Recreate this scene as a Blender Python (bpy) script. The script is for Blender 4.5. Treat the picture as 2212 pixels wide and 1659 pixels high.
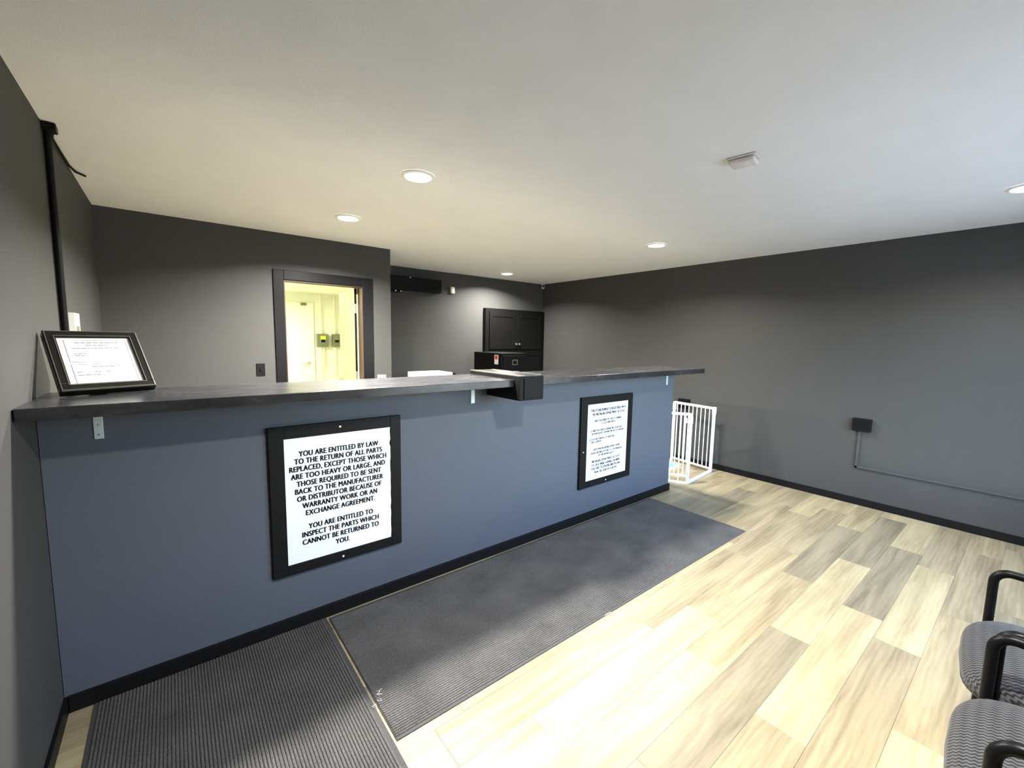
import bpy, bmesh, math, random
from mathutils import Vector, Matrix

# ------------------------------------------------------------------ clear
for o in list(bpy.data.objects):
    bpy.data.objects.remove(o, do_unlink=True)
scene = bpy.context.scene
COL = scene.collection
random.seed(7)
R = math.radians

# ------------------------------------------------------------------ camera
YAW, PITCH, ROLL, FPX, CAM_H = 0.6745, -0.1052, 0.0175, 921.05, 1.5071
_f0 = Vector((math.sin(YAW), math.cos(YAW), 0)); _r0 = Vector((math.cos(YAW), -math.sin(YAW), 0)); _u0 = Vector((0, 0, 1))
_f = _f0 * math.cos(PITCH) + _u0 * math.sin(PITCH)
_u = _u0 * math.cos(PITCH) - _f0 * math.sin(PITCH)
_r = _r0 * math.cos(ROLL) + _u * math.sin(ROLL)
_u2 = _u * math.cos(ROLL) - _r0 * math.sin(ROLL)
cd = bpy.data.cameras.new('camera'); cam = bpy.data.objects.new('camera', cd); COL.objects.link(cam)
cd.sensor_width = 36.0; cd.lens = 36.0 * FPX / 2212.0; cd.clip_start = 0.02; cd.clip_end = 200
cam.matrix_world = Matrix(((_r.x, _u2.x, -_f.x, 0), (_r.y, _u2.y, -_f.y, 0), (_r.z, _u2.z, -_f.z, CAM_H), (0, 0, 0, 1)))
scene.camera = cam

# ------------------------------------------------------------------ world, exposure
w = bpy.data.worlds.new('world'); scene.world = w; w.use_nodes = True
wn = w.node_tree.nodes; wl = w.node_tree.links
sky = wn.new('ShaderNodeTexSky'); sky.sky_type = 'NISHITA'; sky.sun_disc = False
sky.sun_elevation = R(38); sky.sun_rotation = R(20)
wl.new(sky.outputs['Color'], wn['Background'].inputs['Color'])
SKY = 2.5
wn['Background'].inputs['Strength'].default_value = SKY
scene.view_settings.view_transform = 'Standard'
scene.view_settings.look = 'None'
scene.view_settings.gamma = 1.0
scene.view_settings.use_curve_mapping = False
scene.view_settings.exposure = 0.95
# the sun stands behind the building: it lights the yard in front of the windows, not the room
sun_d = bpy.data.lights.new('sun', 'SUN'); sun_d.energy = 8.0; sun_d.angle = R(0.6); sun_d.color = (1.0, 0.97, 0.93)
sun = bpy.data.objects.new('sun', sun_d); COL.objects.link(sun)
sun.rotation_euler = (R(-38), 0, R(-15)); sun.location = (2, 6, 9)
LAMP_W = 92.0           # each ceiling downlight
LAMP_COL = (1.0, 0.96, 0.885)

# ------------------------------------------------------------------ room measures
XL, XR = -0.4035, 5.0232        # side walls
YF = -0.65                      # window wall behind the viewer
YB, YFAR, XJ = 4.50, 5.485, 1.892   # wall with the doorway, far wall of the recess, corner between them
H = 2.44
YC, XC = 2.298, 3.90            # counter front and end
YO, YBK, ZT, XT = 2.0085, 2.489, 1.26, 3.94

# ------------------------------------------------------------------ materials
MATS = {}
def new_mat(name):
    m = bpy.data.materials.new(name); m.use_nodes = True
    MATS[name] = m
    return m, m.node_tree.nodes, m.node_tree.links, m.node_tree.nodes['Principled BSDF']
def N(nodes, t, **kw):
    n = nodes.new(t)
    for k, v in kw.items():
        setattr(n, k, v)
    return n
def plain(name, col, rough=0.5, metal=0.0, spec=0.5, var=0.08, scale=30, bump=0.0, bscale=300, coat=0.0):
    m, nd, lk, bs = new_mat(name)
    tc = N(nd, 'ShaderNodeTexCoord')
    nz = N(nd, 'ShaderNodeTexNoise'); nz.inputs['Scale'].default_value = scale; nz.inputs['Detail'].default_value = 4
    lk.new(tc.outputs['Object'], nz.inputs['Vector'])
    mx = N(nd, 'ShaderNodeMix', data_type='RGBA')
    mx.inputs['A'].default_value = (*[c * (1 - var) for c in col], 1)
    mx.inputs['B'].default_value = (*[min(1, c * (1 + var)) for c in col], 1)
    lk.new(nz.outputs['Fac'], mx.inputs['Factor'])
    lk.new(mx.outputs['Result'], bs.inputs['Base Color'])
    bs.inputs['Roughness'].default_value = rough; bs.inputs['Metallic'].default_value = metal
    bs.inputs['Specular IOR Level'].default_value = spec; bs.inputs['Coat Weight'].default_value = coat
    if bump:
        n2 = N(nd, 'ShaderNodeTexNoise'); n2.inputs['Scale'].default_value = bscale; n2.inputs['Detail'].default_value = 3
        lk.new(tc.outputs['Object'], n2.inputs['Vector'])
        b = N(nd, 'ShaderNodeBump'); b.inputs['Strength'].default_value = bump; b.inputs['Distance'].default_value = 0.002
        lk.new(n2.outputs['Fac'], b.inputs['Height']); lk.new(b.outputs['Normal'], bs.inputs['Normal'])
    return m
def emit(name, col, strength):
    m, nd, lk, bs = new_mat(name)
    bs.inputs['Base Color'].default_value = (0.9, 0.9, 0.9, 1)
    bs.inputs['Emission Color'].default_value = (*col, 1); bs.inputs['Emission Strength'].default_value = strength
    return m

plain('wall_paint', (0.060, 0.0595, 0.058), 0.66, var=0.05, scale=6, bump=0.35, bscale=220, spec=0.2)
plain('counter_daylight_paint', (0.084, 0.094, 0.120), 0.6, var=0.05, scale=6, bump=0.35, bscale=220, spec=0.35)  # same paint as the walls, with the blue of the daylight tinted in
plain('ceiling_paint', (0.775, 0.80, 0.835), 0.85, var=0.04, scale=5, bump=0.5, bscale=160)
plain('black_trim', (0.006, 0.006, 0.0065), 0.5, spec=0.18, bump=0.1, bscale=60)
plain('door_trim', (0.007, 0.007, 0.0075), 0.36, spec=0.12, bump=0.12, bscale=50)
plain('black_metal', (0.004, 0.004, 0.0045), 0.36, spec=0.13)
plain('black_satin', (0.004, 0.004, 0.004), 0.5, spec=0.14)
plain('black_plastic', (0.005, 0.005, 0.0053), 0.5, spec=0.13)
plain('white_board', (0.86, 0.88, 0.89), 0.4, var=0.02)
plain('print_ink', (0.012, 0.013, 0.03), 0.6)
plain('faint_ink', (0.05, 0.05, 0.055), 0.7)
plain('paper', (0.66, 0.66, 0.65), 0.55, var=0.01)
plain('white_metal', (0.82, 0.83, 0.84), 0.32)
plain('galvanised', (0.62, 0.68, 0.70), 0.42, metal=0.35, var=0.2, scale=80)
plain('screw_white', (0.85, 0.85, 0.82), 0.4)
plain('white_plastic', (0.80, 0.80, 0.74), 0.45)
plain('cream_plastic', (0.82, 0.80, 0.62), 0.45)
plain('smoke_plastic', (0.70, 0.67, 0.66), 0.55)
plain('steel', (0.62, 0.62, 0.60), 0.28, metal=0.9)
plain('silver_edge', (0.60, 0.58, 0.52), 0.25, metal=0.9)
plain('jamb_wood', (0.055, 0.022, 0.012), 0.5, var=0.35, scale=25)
plain('room_white', (0.82, 0.83, 0.72), 0.7, var=0.02)
plain('door_cream', (0.62, 0.58, 0.26), 0.5, var=0.05)
plain('panel_grey', (0.15, 0.17, 0.11), 0.5)
plain('label_yellow', (0.85, 0.62, 0.05), 0.6)
plain('label_red', (0.55, 0.03, 0.02), 0.6)
plain('concrete', (0.36, 0.33, 0.28), 0.9, var=0.15, scale=3)
plain('pad_blue', (0.16, 0.42, 0.50), 0.8)
plain('pad_rim', (0.80, 0.80, 0.76), 0.7)
plain('pad_yellow', (0.75, 0.68, 0.25), 0.7)
plain('thread', (0.75, 0.73, 0.66), 0.9)
plain('underlay', (0.10, 0.08, 0.06), 0.9)
plain('frame_black', (0.006, 0.0055, 0.0055), 0.3, spec=0.25)
plain('bead_metal', (0.20, 0.18, 0.15), 0.35, metal=0.7)
emit('lamp_face', LAMP_COL, 14.0)
emit('tube_face', (1.0, 0.97, 0.72), 6.0)

# glossy dark laminate of the countertop
m, nd, lk, bs = new_mat('laminate')
tc = N(nd, 'ShaderNodeTexCoord')
nz = N(nd, 'ShaderNodeTexNoise'); nz.inputs['Scale'].default_value = 14; nz.inputs['Detail'].default_value = 8; nz.inputs['Roughness'].default_value = 0.7
mp = N(nd, 'ShaderNodeMapping'); mp.inputs['Scale'].default_value = (0.35, 1.6, 1.0)
lk.new(tc.outputs['Object'], mp.inputs['Vector']); lk.new(mp.outputs['Vector'], nz.inputs['Vector'])
cr = N(nd, 'ShaderNodeValToRGB'); cr.color_ramp.elements[0].position = 0.35; cr.color_ramp.elements[0].color = (0.012, 0.012, 0.014, 1)
cr.color_ramp.elements[1].position = 0.7; cr.color_ramp.elements[1].color = (0.036, 0.036, 0.040, 1)
lk.new(nz.outputs['Fac'], cr.inputs['Fac']); lk.new(cr.outputs['Color'], bs.inputs['Base Color'])
rr = N(nd, 'ShaderNodeMapRange'); rr.inputs['To Min'].default_value = 0.20; rr.inputs['To Max'].default_value = 0.32
lk.new(nz.outputs['Fac'], rr.inputs['Value']); lk.new(rr.outputs['Result'], bs.inputs['Roughness'])
bs.inputs['Specular IOR Level'].default_value = 0.5

# ribbed carpet
m, nd, lk, bs = new_mat('carpet')
tc = N(nd, 'ShaderNodeTexCoord')
n1 = N(nd, 'ShaderNodeTexNoise'); n1.inputs['Scale'].default_value = 260; n1.inputs['Detail'].default_value = 4
n2 = N(nd, 'ShaderNodeTexNoise'); n2.inputs['Scale'].default_value = 4
lk.new(tc.outputs['Object'], n1.inputs['Vector']); lk.new(tc.outputs['Object'], n2.inputs['Vector'])
ad = N(nd, 'ShaderNodeMath', operation='MULTIPLY_ADD'); ad.inputs[1].default_value = 0.35
lk.new(n2.outputs['Fac'], ad.inputs[0]); lk.new(n1.outputs['Fac'], ad.inputs[2])
cr = N(nd, 'ShaderNodeValToRGB'); cr.color_ramp.elements[0].position = 0.45; cr.color_ramp.elements[0].color = (0.034, 0.034, 0.035, 1)
cr.color_ramp.elements[1].position = 0.9; cr.color_ramp.elements[1].color = (0.14, 0.137, 0.134, 1)
lk.new(ad.outputs[0], cr.inputs['Fac']); lk.new(cr.outputs['Color'], bs.inputs['Base Color'])
bs.inputs['Roughness'].default_value = 0.95; bs.inputs['Specular IOR Level'].default_value = 0.1
plain('carpet_edge', (0.05, 0.05, 0.052), 0.85, var=0.3, scale=90)

# vinyl wood planks, four tones
def wood(name, lo, hi, knot):
    m, nd, lk, bs = new_mat(name)
    tc = N(nd, 'ShaderNodeTexCoord'); oi = N(nd, 'ShaderNodeObjectInfo')
    sc = N(nd, 'ShaderNodeVectorMath', operation='SCALE'); sc.inputs['Scale'].default_value = 37.0
    cb = N(nd, 'ShaderNodeCombineXYZ')
    lk.new(oi.outputs['Random'], cb.inputs['X']); lk.new(oi.outputs['Random'], cb.inputs['Y']); lk.new(oi.outputs['Random'], cb.inputs['Z'])
    lk.new(cb.outputs[0], sc.inputs[0])
    av = N(nd, 'ShaderNodeVectorMath', operation='ADD')
    lk.new(tc.outputs['Object'], av.inputs[0]); lk.new(sc.outputs[0], av.inputs[1])
    m1 = N(nd, 'ShaderNodeMapping'); m1.inputs['Scale'].default_value = (0.8, 8.0, 1.0)
    lk.new(av.outputs[0], m1.inputs['Vector'])
    broad = N(nd, 'ShaderNodeTexNoise'); broad.inputs['Scale'].default_value = 1.6; broad.inputs['Detail'].default_value = 5; broad.inputs['Distortion'].default_value = 0.6
    lk.new(m1.outputs[0], broad.inputs['Vector'])
    m2 = N(nd, 'ShaderNodeMapping'); m2.inputs['Scale'].default_value = (4.0, 75.0, 1.0)
    lk.new(av.outputs[0], m2.inputs['Vector'])
    fine = N(nd, 'ShaderNodeTexNoise'); fine.inputs['Scale'].default_value = 2.2; fine.inputs['Detail'].default_value = 6
    lk.new(m2.outputs[0], fine.inputs['Vector'])
    m3 = N(nd, 'ShaderNodeMapping'); m3.inputs['Scale'].default_value = (1.0, 5.0, 1.0)
    lk.new(av.outputs[0], m3.inputs['Vector'])
    ring = N(nd, 'ShaderNodeTexWave', wave_type='RINGS'); ring.inputs['Scale'].default_value = 2.6; ring.inputs['Distortion'].default_value = 5.5; ring.inputs['Detail'].default_value = 3; ring.inputs['Detail Scale'].default_value = 1.4
    lk.new(m3.outputs[0], ring.inputs['Vector'])
    a1 = N(nd, 'ShaderNodeMath', operation='MULTIPLY_ADD'); a1.inputs[1].default_value = 0.26
    lk.new(fine.outputs['Fac'], a1.inputs[0]); lk.new(broad.outputs['Fac'], a1.inputs[2])
    a2 = N(nd, 'ShaderNodeMath', operation='MULTIPLY_ADD'); a2.inputs[1].default_value = knot
    lk.new(ring.outputs['Fac'], a2.inputs[0]); lk.new(a1.outputs[0], a2.inputs[2])
    cr = N(nd, 'ShaderNodeValToRGB')
    cr.color_ramp.elements[0].position = 0.40; cr.color_ramp.elements[0].color = (*lo, 1)
    cr.color_ramp.elements[1].position = 0.82; cr.color_ramp.elements[1].color = (*hi, 1)
    lk.new(a2.outputs[0], cr.inputs['Fac']); lk.new(cr.outputs['Color'], bs.inputs['Base Color'])
    bs.inputs['Roughness'].default_value = 0.42; bs.inputs['Specular IOR Level'].default_value = 0.4
    bp = N(nd, 'ShaderNodeBump'); bp.inputs['Strength'].default_value = 0.12; bp.inputs['Distance'].default_value = 0.001
    lk.new(fine.outputs['Fac'], bp.inputs['Height']); lk.new(bp.outputs['Normal'], bs.inputs['Normal'])
wood('plank_light', (0.25, 0.203, 0.115), (0.425, 0.370, 0.228), 0.06)
wood('plank_tan', (0.195, 0.152, 0.088), (0.36, 0.306, 0.190), 0.08)
wood('plank_brown', (0.158, 0.126, 0.077), (0.315, 0.267, 0.170), 0.09)
wood('plank_grey', (0.132, 0.112, 0.075), (0.272, 0.234, 0.158), 0.07)

# chair upholstery: dark grey with small wavy lozenges
m, nd, lk, bs = new_mat('upholstery')
tc = N(nd, 'ShaderNodeTexCoord'); sp = N(nd, 'ShaderNodeSeparateXYZ'); lk.new(tc.outputs['Object'], sp.inputs[0])
def wave_node(src, k):
    a = N(nd, 'ShaderNodeMath', operation='MULTIPLY'); a.inputs[1].default_value = k; lk.new(src, a.inputs[0])
    s = N(nd, 'ShaderNodeMath', operation='SINE'); lk.new(a.outputs[0], s.inputs[0]); return s.outputs[0]
v = N(nd, 'ShaderNodeMath', operation='SUBTRACT'); lk.new(sp.outputs['Y'], v.inputs[0]); lk.new(sp.outputs['Z'], v.inputs[1])
zz = wave_node(v.outputs[0], 2 * math.pi / 0.020)
xs = N(nd, 'ShaderNodeMath', operation='MULTIPLY_ADD'); xs.inputs[1].default_value = 0.0022; lk.new(zz, xs.inputs[0]); lk.new(sp.outputs['X'], xs.inputs[2])
st = wave_node(xs.outputs[0], 2 * math.pi / 0.013)
zz2 = wave_node(v.outputs[0], 2 * math.pi / 0.040)
pr_ = N(nd, 'ShaderNodeMath', operation='MULTIPLY_ADD'); pr_.inputs[1].default_value = 0.25; lk.new(zz2, pr_.inputs[0]); lk.new(st, pr_.inputs[2])
cr = N(nd, 'ShaderNodeValToRGB'); cr.color_ramp.elements[0].position = 0.25; cr.color_ramp.elements[0].color = (0.010, 0.010, 0.011, 1)
cr.color_ramp.elements[1].position = 0.8; cr.color_ramp.elements[1].color = (0.062, 0.062, 0.065, 1)
mr = N(nd, 'ShaderNodeMapRange'); mr.inputs['From Min'].default_value = -1.2; mr.inputs['From Max'].default_value = 1.2
lk.new(pr_.outputs[0], mr.inputs['Value']); lk.new(mr.outputs['Result'], cr.inputs['Fac']); lk.new(cr.outputs['Color'], bs.inputs['Base Color'])
bs.inputs['Roughness'].default_value = 0.85; bs.inputs['Sheen Weight'].default_value = 0.12; bs.inputs['Specular IOR Level'].default_value = 0.15
bp = N(nd, 'ShaderNodeBump'); bp.inputs['Strength'].default_value = 0.5; bp.inputs['Distance'].default_value = 0.002
lk.new(mr.outputs['Result'], bp.inputs['Height']); lk.new(bp.outputs['Normal'], bs.inputs['Normal'])

# clear window glass
m, nd, lk, bs = new_mat('glass')
out = nd['Material Output']; nd.remove(bs)
tr = N(nd, 'ShaderNodeBsdfTransparent'); gl = N(nd, 'ShaderNodeBsdfGlossy'); gl.inputs['Roughness'].default_value = 0.02
mxs = N(nd, 'ShaderNodeMixShader'); mxs.inputs['Fac'].default_value = 0.07
lk.new(tr.outputs[0], mxs.inputs[1]); lk.new(gl.outputs[0], mxs.inputs[2]); lk.new(mxs.outputs[0], out.inputs['Surface'])

# ------------------------------------------------------------------ mesh helpers
def world_of(o):
    p = Vector((0, 0, 0))
    while o is not None:
        p += o.location; o = o.parent
    return p
class MB:
    """collects shapes in world coordinates; build() links them as ONE mesh object"""
    def __init__(self):
        self.bm = bmesh.new()
    def hull(self, pts, faces):
        vs = [self.bm.verts.new(p) for p in pts]
        for f in faces:
            self.bm.faces.new([vs[i] for i in f])
        return vs
    def box(self, x0, x1, y0, y1, z0, z1, bev=0.0, seg=2, M=None):
        pts = [Vector((x, y, z)) for z in (z0, z1) for y in (y0, y1) for x in (x0, x1)]
        if M is not None:
            pts = [M @ p for p in pts]
        vs = self.hull(pts, [(0, 2, 3, 1), (4, 5, 7, 6), (0, 1, 5, 4), (2, 6, 7, 3), (0, 4, 6, 2), (1, 3, 7, 5)])
        if bev > 0:
            es = list({e for v in vs for e in v.link_edges})
            bmesh.ops.bevel(self.bm, geom=es, offset=bev, segments=seg, profile=0.5, affect='EDGES')
        return self
    def tube(self, pts, r, seg=12, closed=False, flat=None, caps=True):
        """sweep a circle (or oval, flat=(ra, rb, side vector)) along pts"""
        pts = [Vector(p) for p in pts]; n = len(pts); rings = []
        prev = None
        for i, p in enumerate(pts):
            if closed:
                t = (pts[(i + 1) % n] - pts[i - 1]).normalized()
            else:
                t = (pts[min(i + 1, n - 1)] - pts[max(i - 1, 0)]).normalized()
            if flat is not None:
                a = flat[2] - t * flat[2].dot(t); a.normalize()
            else:
                ref = prev if prev is not None else (Vector((0, 0, 1)) if abs(t.z) < 0.9 else Vector((1, 0, 0)))
                a = ref - t * ref.dot(t); a.normalize(); prev = a
            b = t.cross(a)
            ra, rb = (flat[0], flat[1]) if flat is not None else (r, r)
            rings.append([self.bm.verts.new(p + a * ra * math.cos(2 * math.pi * k / seg) + b * rb * math.sin(2 * math.pi * k / seg)) for k in range(seg)])
        m = n if closed else n - 1
        for i in range(m):
            A, B = rings[i], rings[(i + 1) % n]
            for k in range(seg):
                self.bm.faces.new((A[k], A[(k + 1) % seg], B[(k + 1) % seg], B[k]))
        if caps and not closed:
            self.bm.faces.new(list(reversed(rings[0]))); self.bm.faces.new(rings[-1])
        return self
    def disc(self, c, r, z0, z1, seg=32, axis='Z', r2=None):
        c = Vector(c); r2 = r if r2 is None else r2
        def P(a, rad, h):
            u, v = rad * math.cos(a), rad * math.sin(a)
            return c + {'Z': Vector((u, v, h)), 'Y': Vector((u, h, v)), 'X': Vector((h, u, v))}[axis]
        A = [self.bm.verts.new(P(2 * math.pi * k / seg, r, z0)) for k in range(seg)]
        B = [self.bm.verts.new(P(2 * math.pi * k / seg, r2, z1)) for k in range(seg)]
        for k in range(seg):
            self.bm.faces.new((A[k], A[(k + 1) % seg], B[(k + 1) % seg], B[k]))
        self.bm.faces.new(list(reversed(A))); self.bm.faces.new(B)
        return self
    def prism(self, poly, f):
        """poly: list of 2D points, f(p, t) -> world point, t in 0..1"""
        A = [self.bm.verts.new(f(p, 0)) for p in poly]; B = [self.bm.verts.new(f(p, 1)) for p in poly]
        n = len(poly)
        for k in range(n):
            self.bm.faces.new((A[k], A[(k + 1) % n], B[(k + 1) % n], B[k]))
        self.bm.faces.new(list(reversed(A))); self.bm.faces.new(B)
        return self
    def build(self, name, mat, parent=None, smooth=None):
        bmesh.ops.recalc_face_normals(self.bm, faces=self.bm.faces)
        me = bpy.data.meshes.new(name)
        if parent is not None:
            bmesh.ops.translate(self.bm, verts=self.bm.verts, vec=-world_of(parent))
        self.bm.to_mesh(me); self.bm.free()
        me.materials.append(MATS[mat])
        o = bpy.data.objects.new(name, me); COL.objects.link(o)
        if parent is not None:
            o.parent = parent
        if smooth is not None:
            for p in me.polygons:
                p.use_smooth = True
            me.set_sharp_from_angle(angle=R(smooth))
        return o
def tag(o, label=None, cat=None, group=None, kind=None):
    if label: o['label'] = label
    if cat: o['category'] = cat
    if group: o['group'] = group
    if kind: o['kind'] = kind
    return o
def thing(name, label, cat, loc, group=None):
    o = bpy.data.objects.new(name, None); COL.objects.link(o); o.empty_display_size = 0.1
    o.location = loc
    return tag(o, label, cat, group)
def one(name, mat, *b, **k):
    return MB().box(*b, bev=k.pop('bev', 0.0)).build(name, mat, **k)

# ================================================================== THE SETTING
T = 0.10
def struct(name, mat, boxes, parent=None):
    b = MB()
    for bx in boxes:
        b.box(*bx)
    o = b.build(name, mat, parent)
    if parent is None:
        tag(o, kind='structure')
    return o

struct('wall_left', 'wall_paint', [(XL - T, XL, YF - T, YB + 0.12, 0, H)])
struct('wall_right', 'wall_paint', [(XR, XR + T, YF - T, YFAR + T, 0, H)])
DX0, DX1, DZ = 0.851, 1.588, 2.02        # doorway
struct('wall_back', 'wall_paint', [(XL, DX0, YB, YB + 0.12, 0, H), (DX1, XJ, YB, YB + 0.12, 0, H), (DX0, DX1, YB, YB + 0.12, DZ, H)])
struct('wall_recess', 'wall_paint', [(XJ - 0.11, XJ, YB + 0.12, YFAR + T, 0, H)])
struct('wall_far', 'wall_paint', [(XJ, XR, YFAR, YFAR + T, 0, H)])
struct('ceiling', 'ceiling_paint', [(XL - T, XR + T, YF - T, YFAR + T, H, H + 0.1)])

# front wall behind the viewer: glazed entrance and two windows that let the daylight in
openings = [(1.85, 3.15, 0.45, 2.08), (3.27, 4.57, 0.45, 2.08)]
bx = [(XL, XR, YF - T, YF, 2.08, H)]
xs = XL
for x0, x1, z0, z1 in openings:
    bx.append((xs, x0, YF - T, YF, 0, 2.08))
    if z0 > 0:
        bx.append((x0, x1, YF - T, YF, 0, z0))
    xs = x1
bx.append((xs, XR, YF - T, YF, 0, 2.08))
struct('wall_front', 'wall_paint', bx)
for i, (x0, x1, z0, z1) in enumerate(openings):
    g = MB().box(x0 + 0.04, x1 - 0.04, YF - 0.062, YF - 0.056, z0 + 0.04, z1 - 0.04).build('window_%d' % (i + 1), 'glass')
    tag(g, kind='structure')
    f = MB()
    f.box(x0, x0 + 0.05, YF - 0.08, YF - 0.03, z0, z1).box(x1 - 0.05, x1, YF - 0.08, YF - 0.03, z0, z1)
    f.box(x0 + 0.05, x1 - 0.05, YF - 0.08, YF - 0.03, z1 - 0.05, z1).box(x0 + 0.05, x1 - 0.05, YF - 0.08, YF - 0.03, z0, z0 + 0.05)
    if True:
        f.box((x0 + x1) / 2 - 0.02, (x0 + x1) / 2 + 0.02, YF - 0.08, YF - 0.03, z0 + 0.05, z1 - 0.05)
    f.build('window_frame', 'black_trim', g)
    pl = bpy.data.lights.new('daylight_portal', 'AREA'); pl.shape = 'RECTANGLE'; pl.size = x1 - x0; pl.size_y = z1 - z0
    pl.cycles.is_portal = True
    po = bpy.data.objects.new('daylight_portal', pl); COL.objects.link(po)
    po.location = ((x0 + x1) / 2, YF - 0.12, (z0 + z1) / 2); po.rotation_euler = (R(90), 0, 0)
struct('ground_outside', 'concrete', [(-25, 30, -40, YF - T, -0.12, -0.02)])

# floor: slab with single vinyl planks laid along the counter
floor = struct('floor', 'underlay', [(XL - T, XR + T, YF - T, YB + 0.12, -0.06, -0.004), (XJ - 0.11, XR + T, YB + 0.12, YFAR + T, -0.06, -0.004)])
PW, PL, GAP = 0.1825, 1.195, 0.0003
def plank_mesh(l, wdt):
    c = 0.0006; z0, z1 = -0.0038, 0.0
    x, y = l / 2 - GAP, wdt / 2 - GAP
    b = bmesh.new()
    lo = [b.verts.new(p) for p in ((-x, -y, z0), (x, -y, z0), (x, y, z0), (-x, y, z0))]
    mi = [b.verts.new(p) for p in ((-x, -y, z1 - c), (x, -y, z1 - c), (x, y, z1 - c), (-x, y, z1 - c))]
    hi = [b.verts.new(p) for p in ((-x + c, -y + c, z1), (x - c, -y + c, z1), (x - c, y - c, z1), (-x + c, y - c, z1))]
    for A, B in ((lo, mi), (mi, hi)):
        for k in range(4):
            b.faces.new((A[k], A[(k + 1) % 4], B[(k + 1) % 4], B[k]))
    b.faces.new(hi); bmesh.ops.recalc_face_normals(b, faces=b.faces)
    me = bpy.data.meshes.new('plank'); b.to_mesh(me); b.free(); return me
cache = {}
tones = ['plank_light', 'plank_tan', 'plank_brown', 'plank_grey']
# row number -> (joint position, tones of the planks from that joint on)
known = {-1: (2.775, {-1: 2, 0: 0, 1: 2}), 0: (1.79, {-1: 2, 0: 0, 1: 3, 2: 0}), 1: (2.44, {-2: 1, -1: 3, 0: 0, 1: 3, 2: 0}),
         2: (1.91, {-1: 0, 0: 1, 1: 3, 2: 1}), 3: (2.25, {-2: 0, -1: 0, 0: 1, 1: 2}), 4: (0.72, {-1: 1, 0: 1, 1: 2, 2: 2}), 5: (2.05, {0: 1, 1: 2}),
         8: (4.10, {-1: 3, 0: 1}), 9: (3.62, {0: 1}), -2: (3.35, {-1: 1, 0: 2}), 7: (3.38, {0: 3}), 6: (3.0, {0: 1, 1: 2})}
rng = random.Random(11)
k = -6
while 0.43 + k * PW < YFAR:
    y0 = max(0.43 + k * PW, YF); y1 = min(0.43 + (k + 1) * PW, YFAR)
    j0, tn = known.get(k, (rng.uniform(0, PL), {}))
    xa = XL if y0 < YB - 0.05 else XJ
    n0 = math.floor((xa - j0) / PL)
    for n in range(n0, n0 + 8):
        a, b_ = max(j0 + n * PL, xa), min(j0 + (n + 1) * PL, XR)
        if b_ - a < 0.01 or y1 - y0 < 0.01:
            continue
        t = tn.get(n, rng.choice([0, 1, 1, 2, 2, 3]))
        key = (round(b_ - a, 4), round(y1 - y0, 4), t)
        if key not in cache:
            cache[key] = plank_mesh(b_ - a, y1 - y0); cache[key].materials.append(MATS[tones[t]])
        o = bpy.data.objects.new('plank', cache[key]); COL.objects.link(o)
        o.location = ((a + b_) / 2, (y0 + y1) / 2, 0); o.parent = floor
    k += 1

# baseboards
BB = 0.065
struct('baseboard_right', 'black_trim', [(XR - 0.012, XR, YF, 5.40, 0, BB)])
struct('baseboard_left', 'black_trim', [(XL, XL + 0.012, YF, YC, 0, BB), (XL, XL + 0.012, YC + 0.15, YB, 0, BB)])
struct('baseboard_back', 'black_trim', [(XL + 0.012, DX0 - 0.09, YB - 0.012, YB, 0, BB), (DX1 + 0.1, XJ, YB - 0.012, YB, 0, BB)])
struct('baseboard_far', 'black_trim', [(XJ, 3.75, YFAR - 0.012, YFAR, 0, BB)])

# doorway trim with brown jambs
tr = MB().box(0.763, DX0, YB - 0.018, YB, 0, 2.108, bev=0.003).build('trim_1', 'door_trim'); tag(tr, kind='structure')
MB().box(DX1, 1.692, YB - 0.018, YB, 0, 2.108, bev=0.003).build('casing', 'door_trim', tr)
MB().box(DX0, DX1, YB - 0.018, YB, DZ, 2.108, bev=0.003).build('casing', 'door_trim', tr)
MB().box(DX0, DX0 + 0.010, YB - 0.004, YB + 0.12, 0, DZ).build('jamb', 'jamb_wood', tr)
MB().box(DX1 - 0.010, DX1, YB - 0.004, YB + 0.12, 0, DZ).build('jamb', 'jamb_wood', tr)
MB().box(DX0 + 0.010, DX1 - 0.010, YB - 0.004, YB + 0.12, DZ - 0.010, DZ).build('jamb', 'jamb_wood', tr)

# lit utility room behind the doorway
UY, UH, UX = 8.5, 2.27, 3.3
struct('floor_utility', 'concrete', [(XL, XJ - 0.11, YB + 0.12, YFAR + T, -0.06, 0), (XL, UX, YFAR + T, UY, -0.06, 0)])
struct('ceiling_utility', 'room_white', [(XL, XJ - 0.11, YB + 0.12, YFAR + T, UH, UH + 0.08), (XL, UX, YFAR + T, UY, UH, UH + 0.08)])
struct('wall_utility_back', 'room_white', [(XL - T, UX + T, UY, UY + T, 0, UH)])
struct('wall_utility_left', 'room_white', [(XL - T, XL, YB + 0.12, UY, 0, UH)])
struct('wall_utility_right', 'room_white', [(UX, UX + T, YFAR + T, UY, 0, UH)])
struct('wall_utility_front', 'room_white', [(XL, DX0 - 0.02, YB + 0.12, YB + 0.13, 0, UH), (DX1 + 0.02, XJ - 0.11, YB + 0.12, YB + 0.13, 0, UH), (DX0 - 0.02, DX1 + 0.02, YB + 0.12, YB + 0.13, DZ + 0.02, UH),
                                            (XJ - 0.12, XJ - 0.11, YB + 0.13, YFAR + T, 0, UH), (XJ - 0.12, UX, YFAR + T, YFAR + T + 0.01, 0, UH)])

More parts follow.
